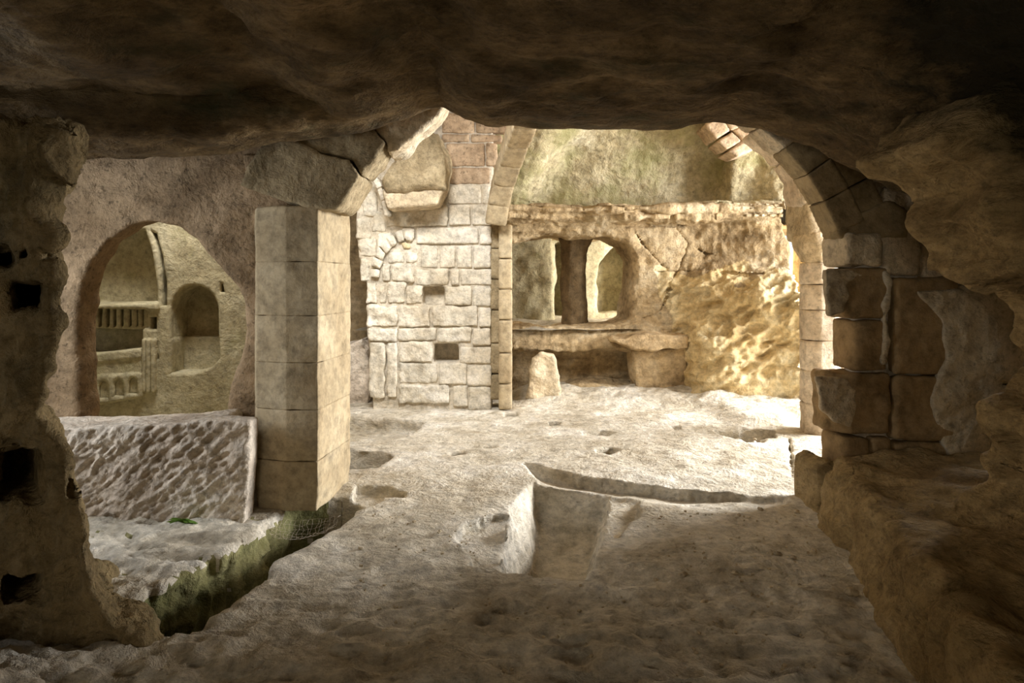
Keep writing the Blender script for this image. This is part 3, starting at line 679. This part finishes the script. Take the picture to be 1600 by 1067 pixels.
# ------------------------------------------------------------------ far column of the doorway
t = thing('doorway_column', (3.17, 7.2, 0), 'pale octagonal column in the bright doorway beside the honeycombed rock', 'column')
cx0, cy0, w = 3.28, 7.28, 0.19
OCT = [(cx0+1.08*w*math.cos(math.radians(22.5+45*k)), cy0+1.08*w*math.sin(math.radians(22.5+45*k))) for k in range(8)]
zc = [-0.03, 0.32, 0.66, 0.98, 1.30, 1.57, 1.80]
for a, b in zip(zc[:-1], zc[1:]):
    column('stone_drum', OCT, a-0.002, b+0.002, M['pale'], t, 0.022, 0.006 if a > 0.5 else 0.014)
column('capital', OCT, 1.80, 2.1, M['crust'], t, 0.022, 0.014, lambda z: -0.10*sst(1.8, 2.05, z))
pxstone('springer_stone', [(1234, 376), (1229, 330), (1232, 300), (1262, 300), (1290, 330), (1306, 376)], 7.05, 7.6, M['crust'], t, 0.03, 0.025, 5, 0.05, YP=7.55)
pxstone('springer_stone', [(1229, 328), (1224, 288), (1208, 262), (1240, 262), (1262, 298), (1250, 320)], 7.05, 7.6, M['pale'], t, 0.03, 0.02, 5, 0.04, YP=7.55)
pxstone('springer_stone', [(1203, 260), (1186, 240), (1160, 218), (1190, 200), (1240, 250), (1240, 261)], 7.05, 7.6, M['pale'], t, 0.03, 0.02, 5, 0.04, YP=7.55)
# pinkish vault stones above the doorway
t = thing('vault_corner', (2.9, 8.9, 2.9), 'pinkish squared stones of the ruined vault corner above the layered rock', 'masonry')
for poly in ([(1098, 196), (1124, 186), (1138, 206), (1116, 220)], [(1118, 222), (1140, 208), (1156, 222), (1132, 236)], [(1126, 184), (1150, 176), (1160, 196), (1140, 206)], [(1134, 238), (1158, 224), (1176, 236), (1150, 246)], [(1142, 206), (1162, 196), (1182, 220), (1160, 222)]):
    pxstone('stone', poly, 9.0, 9.5, M['pinkstone'], t, 0.025, 0.01, 6, 0.01, YP=9.1)

# ------------------------------------------------------------------ great arch of the doorway and its pier
YA = 4.85
t = thing('great_arch', (2.25, 5.0, 1.95), 'broken arch of cut voussoirs springing from the eroded pier', 'arch')
INTR = [(1311, 366), (1287, 315), (1262, 273), (1226, 233), (1189, 200), (1150, 172), (1100, 145), (1040, 125)]
I = [Vector((wx(a, YA), wz(b, YA))) for a, b in INTR]
def nrm(k):
    d = (I[min(k+1, len(I)-1)]-I[max(k-1, 0)]).normalized(); return Vector((d.y, -d.x)) if True else None
E1 = [I[k]+nrm(k)*0.215 for k in range(len(I))]; E2 = [I[k]+nrm(k)*0.40 for k in range(len(I))]
mats = ['voussoir', 'voussoir', 'voussoir', 'crust', 'crust', 'voussoir', 'voussoir']
for k in range(len(I)-1):
    for A, B, nm, y0, y1 in ((I, E1, 'voussoir', YA, YA+0.27), (E1, E2, 'outer_voussoir', YA+0.015, YA+0.27)):
        P = [tuple(A[k]), tuple(A[k+1]), tuple(B[k+1]), tuple(B[k])]
        c = Vector((sum(p[0] for p in P)/4, sum(p[1] for p in P)/4)); P = [tuple(c+(Vector(p)-c)*0.985) for p in P]
        xs = [p[0] for p in P]; zz = [p[1] for p in P]; h = 0.018
        stone(nm, lambda x, y, z: prism(P, x, y, z, y0, y1, 0.008), (min(xs)-0.05, y0-0.05, min(zz)-0.05), (max(xs)+0.05, y1+0.05, max(zz)+0.05), M[mats[k] if nm == 'voussoir' else 'voussoir'], t, h, 0.004 if mats[k] == 'voussoir' else 0.012, 9)
pxstone('springer_stone', [(1312, 372), (1308, 362), (1350, 330), (1392, 312), (1420, 330), (1420, 372)], YA, YA+0.27, M['voussoir'], t, 0.02, 0.01, 8, 0.012, YP=YA+0.0)
# spandrel rock over the arch
def spandrel(x, y, z):
    P = [tuple(p) for p in E2]+[(1.0, 4.2), (4.4, 4.2), (4.4, 1.9), (2.9, 1.9)]
    return prism(P, x, y, z, YA+0.05, YA+0.3, 0.02)
solid('wall_spandrel', spandrel, (0.9, 4.7, 1.8), (4.4, 5.3, 4.1), 0.05, M['crust'], lambda v, n: 0.02*fbm(v*4, 3, 205), kind='structure')
def spandrel2(x, y, z):
    P = pz([(100, -200), (692, -200), (700, 150), (620, 178), (575, 188), (420, 230), (380, 235), (100, 235)], 4.9)
    return prism(P, x, y, z, 4.95, 5.25, 0.02)

t = thing('masonry_pier', (2.6, 5.0, 0), 'eroded pier of brown stone blocks with pale crust, at the foot of the voussoir arch', 'pier')
def pier_block(name, x0, x1, y0, y1, mat, ch=0.0, Yf=YA, Yb=5.18, amp=0.012, h=0.02, k=0.02, base=0.0):
    X0, X1, Z0, Z1 = wx(x0, Yb if x0 < 1300.5 else Yf), wx(x1, Yf), wz(y1, Yf), wz(y0, Yf)
    def f(x, y, z):
        d = smax(slab(x, X0, X1)+0*y, slab(y, Yf, Yb), k)
        if ch: d = smax(d, ((X0+ch-x)+(Yf+ch*1.1-y)-ch*1.0)*0.7, k)
        return smax(d, slab(z, Z0+0.004, Z1-0.004), k)
    return stone(name, f, (X0-0.08, Yf-0.08, Z0-0.08), (X1+0.08, Yb+0.08, Z1+0.08), mat, t, h, amp, 7)
pier_block('capital_stone', 1284, 1378, 362, 416, M['crust'], 0.0, amp=0.02, Yf=4.80)
pier_block('pier_stone', 1288, 1388, 417, 499, M['brown'], 0.04)
pier_block('pier_stone', 1300, 1388, 500, 582, M['brown'], 0.04)
pier_block('pier_stone', 1266, 1394, 583, 681, M['brown'], 0.12, amp=0.02)
pier_block('pier_stone', 1282, 1360, 683, 790, M['brown'], 0.03)
pier_block('pier_stone', 1361, 1394, 684, 770, M['brown'])
pier_block('pier_stone', 1398, 1500, 432, 586, M['brown'], Yf=4.83)
pier_block('pier_stone', 1398, 1500, 588, 690, M['brown'], Yf=4.83)
pier_block('pier_stone', 1398, 1500, 691, 770, M['brown'], Yf=4.84)
pier_block('pier_stone', 1380, 1440, 290, 430, M['crust'], Yf=4.86, amp=0.02)
pier_block('pier_stone', 1441, 1600, 290, 440, M['crust'], Yf=4.86, amp=0.02)
pier_block('pier_stone', 1502, 1600, 442, 600, M['crust'], Yf=4.84, amp=0.012)
pier_block('pier_stone', 1502, 1600, 601, 780, M['crust'], Yf=4.84, amp=0.012)
pxstone('mortar_core', [(1318, 365), (1600, 300), (1600, 800), (1318, 800)], 4.93, 5.12, M['mortar'], t, 0.04, 0.008, 6, 0.02, YP=5.1)
# mortar smears and pale crust clinging to the blocks
def crust(name, pts, y0, th, parent, amp=0.012, mat='crust'):
    return pxstone(name, pts, y0-th, y0+0.05, M[mat], parent, 0.016, amp, 12, 0.02, YP=y0, one=True)
crust('mortar_smear', [(1386, 420), (1394, 440), (1392, 470), (1386, 500), (1390, 540), (1384, 570), (1376, 568), (1380, 520), (1376, 480), (1384, 450), (1378, 425)], YA, 0.02, t)
crust('lime_crust', [(1288, 420), (1330, 419), (1352, 430), (1322, 446), (1328, 462), (1318, 488), (1296, 494), (1290, 460)], YA, 0.012, t)
crust('lime_crust', [(1274, 588), (1324, 590), (1338, 610), (1340, 640), (1330, 668), (1306, 660), (1284, 640)], YA, 0.012, t)
crust('lime_crust', [(1430, 455), (1500, 452), (1540, 478), (1558, 500), (1570, 580), (1560, 640), (1536, 650), (1518, 720), (1528, 750), (1500, 745), (1470, 690), (1452, 620), (1478, 560), (1470, 500)], 4.83, 0.02, t)
# cut foot of the pier
pxstone('pier_foot', [(1272, 728), (1290, 718), (1312, 730), (1322, 790), (1316, 812), (1274, 806)], 4.74, 5.15, M['right'], t, 0.022, 0.02, 6, 0.04, YP=4.78)

# ------------------------------------------------------------------ rock bench and rock mass (right)
BENCH = [(2.18, 4.95), (2.14, 4.74), (2.0, 4.1), (1.86, 3.5), (1.70, 3.0), (1.52, 2.5), (1.35, 1.9), (1.3, 1.2), (4.4, 1.2), (4.4, 4.95)]
RIGHT_OUT = [(1700, 30), (1560, 90), (1470, 150), (1400, 205), (1345, 256), (1372, 272), (1416, 290), (1442, 312), (1428, 352), (1452, 376), (1464, 402), (1452, 425), (1486, 436), (1520, 452), (1548, 440), (1580, 470), (1604, 498), (1600, 528), (1622, 576), (1590, 618), (1530, 630), (1532, 664), (1552, 690), (1536, 716), (1556, 748), (1512, 776), (1530, 806), (1545, 850), (1570, 900), (1700, 950), (2300, 950), (2300, 20)]
def right_f(x, y, z):
    dB = poly2(BENCH, x[:, :, 0], y[:, :, 0])[:, :, None]
    bench = smax(dB+0.30*np.clip(z, -0.1, 1), z-(0.40-0.03*(4.8-y)+0.03*np.sin(x*5)), 0.07)
    rock = prism(pz(RIGHT_OUT, 3.75), x, y, z, 3.05, 3.85, 0.12)
    side = smax(2.74-x-0.25*(3.1-y)*0+0.15*(y-3.2)+0*z, slab(y, 0.8, 3.7), 0.1)
    f = smin(smin(bench, rock, 0.07), side, 0.06)
    for px, py, r in ((1575, 705, 0.07), (1560, 765, 0.08), (1590, 560, 0.06)):
        f = smax(f, -ell(x, y, z, (wx(px, 3.15), 3.15, wz(py, 3.15)), (r, 0.3, r*1.4)), 0.04)
    return f
def right_disp(v, n):
    d = 0.05*fbm(v*np.array([2.0, 2.0, 2.6]), 4, 211)+0.02*fbm(v*np.array([4, 4, 9]), 3, 213, ridged=True)
    d -= 0.07*np.clip(0.42-worley(v*3.6, 215), 0, 1)
    return d
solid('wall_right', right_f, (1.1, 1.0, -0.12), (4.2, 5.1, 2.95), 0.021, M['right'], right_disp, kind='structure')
def outer_right(x, y, z): return np.maximum(np.maximum(slab(x, 4.2, 4.5), -np.maximum(slab(y, 5.2, 9.0), slab(z, -1, 3.4))), -np.maximum(slab(y, 10.4, 11.8), slab(z, 1.1, 2.5)))  # the unseen upper cave opening is added to admit its lamp
solid('wall_doorway', outer_right, (4.0, 1.0, -0.2), (4.7, 14.2, 4.3), 0.1, M['far'], lambda v, n: 0.05*fbm(v*2, 3, 221), kind='structure')

# ------------------------------------------------------------------ small things
rnd = random.Random(9)
def pebble(px, py, s, mat='crust'):
    X, Y = ground(px, py); z = float(floor_h(np.array([[X]]), np.array([[Y]]))[0, 0])
    SEED[0] += 1; sd = SEED[0]
    v, q = nets(lambda x, y, zz: ell(x, y, zz, (0, 0, 0), (s, s*rnd.uniform(0.6, 0.8), s*0.5)), (-s*1.4,)*3, (s*1.4,)*3, s*0.28)
    v = v+normals(v, q)*(0.22*s*fbm(v/s*1.3+sd, 3, sd))[:, None]
    o = link('loose_stone', make_mesh('loose_stone', v, q), M[mat], label='small loose stone lying on the worn rock floor', category='stone', group='loose stones on the floor')
    o.location = (X, Y, z+s*0.25); o.rotation_euler = (0, 0, rnd.uniform(0, 6))
for a in ((1188, 794, 0.022), (1245, 798, 0.025), (1215, 868, 0.035), (1204, 867, 0.025), (1066, 900, 0.03), (1240, 872, 0.02), (1330, 930, 0.035), (1272, 860, 0.025), (1025, 905, 0.02), (1148, 898, 0.02), (1100, 940, 0.025), (1180, 690, 0.02)): pebble(*a)
# fern in the joint under the tooled block
t = thing('wall_fern', (wx(290, 4.53), 4.53, wz(814, 4.53)), 'tiny green fern sprouting from the joint below the tooled block', 'plant')
for k in range(30):
    a = rnd.uniform(-1.4, 1.4); ln = rnd.uniform(0.05, 0.11); b = rnd.uniform(0.1, 0.9)
    pts = []
    for i in range(5):
        u = i/4; r = ln*u
        p = Vector((math.sin(a)*r, -0.5*r-0.01, math.cos(a)*r*0.7*(1-0.8*b*u)))
        wd = 0.010*math.sin(math.pi*min(1, u*0.9+0.1)); pts.append((p, wd))
    vv = []; ff = []
    for p, wd in pts: vv += [p+Vector((wd*math.cos(a), 0, -wd*math.sin(a))), p+Vector((-wd*math.cos(a), 0, wd*math.sin(a)))]
    for i in range(4): ff.append((2*i, 2*i+1, 2*i+3, 2*i+2))
    vv = np.array([tuple(p+t.location+Vector((rnd.uniform(-.02, .02), 0, 0))*0) for p in vv])+np.array([rnd.uniform(-.03, .03), 0, rnd.uniform(-0.02, 0.01)])
    link('frond', make_mesh('frond', vv, np.array(ff)), M['leaf'], t)

# cobweb sagging below the pillar foot
A, B = Vector((wx(425, 4.76), 4.76, -0.03)), Vector((wx(532, 4.8), 4.8, -0.02))
nu, nv = 16, 8; vv = []
for i in range(nu):
    for j in range(nv):
        a, b = i/(nu-1), j/(nv-1)
        p = A.lerp(B, a)+Vector((0.10*b*(1-a)+rnd.uniform(-.012, .012), -0.32*b*(1-0.3*a)+rnd.uniform(-.012, .012), -0.10*math.sin(math.pi*(0.15+0.6*b))*(0.4+0.6*math.sin(math.pi*a))+rnd.uniform(-.006, .006)))
        vv.append(tuple(p))
ff = [(i*nv+j, (i+1)*nv+j, (i+1)*nv+j+1, i*nv+j+1) for i in range(nu-1) for j in range(nv-1)]
web = link('cobweb', make_mesh('cobweb', np.array(vv), np.array(ff)), M['pale'], label='thin grey cobweb sagging below the foot of the chamfered pillar', category='cobweb')
wm = web.modifiers.new('threads', 'WIREFRAME'); wm.thickness = 0.0012; wm.use_replace = True
# gravel on the worn floor
vs_, qs_, base = [], [], 0
cube = np.array([(-1, -1, -1), (1, -1, -1), (1, 1, -1), (-1, 1, -1), (-1, -1, 1), (1, -1, 1), (1, 1, 1), (-1, 1, 1)], float)
cq = np.array([(0, 3, 2, 1), (4, 5, 6, 7), (0, 1, 5, 4), (1, 2, 6, 5), (2, 3, 7, 6), (3, 0, 4, 7)])
for k in range(420):
    X, Y = ground(rnd.uniform(560, 1330), 800+260*rnd.random()**1.3)
    if X > 2.05-0.3*(4.7-Y) or (-0.15 < X < 0.85 and 3.6 < Y < 5.7): continue
    sz = rnd.uniform(0.003, 0.009); z = float(floor_h(np.array([[X]]), np.array([[Y]]))[0, 0])
    c = cube*np.array([rnd.uniform(.7, 1.2), rnd.uniform(.6, 1), 0.6])*sz+np.array([[rnd.uniform(-.4, .4)*sz for _ in range(3)] for _ in range(8)])
    a = rnd.uniform(0, 6); c = np.stack([c[:, 0]*math.cos(a)-c[:, 1]*math.sin(a), c[:, 0]*math.sin(a)+c[:, 1]*math.cos(a), c[:, 2]], 1)
    vs_.append(c+np.array([X, Y, z+sz*0.3+0.006])); qs_.append(cq+base); base += 8
link('gravel', make_mesh('gravel', np.concatenate(vs_), np.concatenate(qs_), False), M['crust'], kind='stuff', label='fine gravel and crumbs scattered over the worn rock floor', category='gravel')
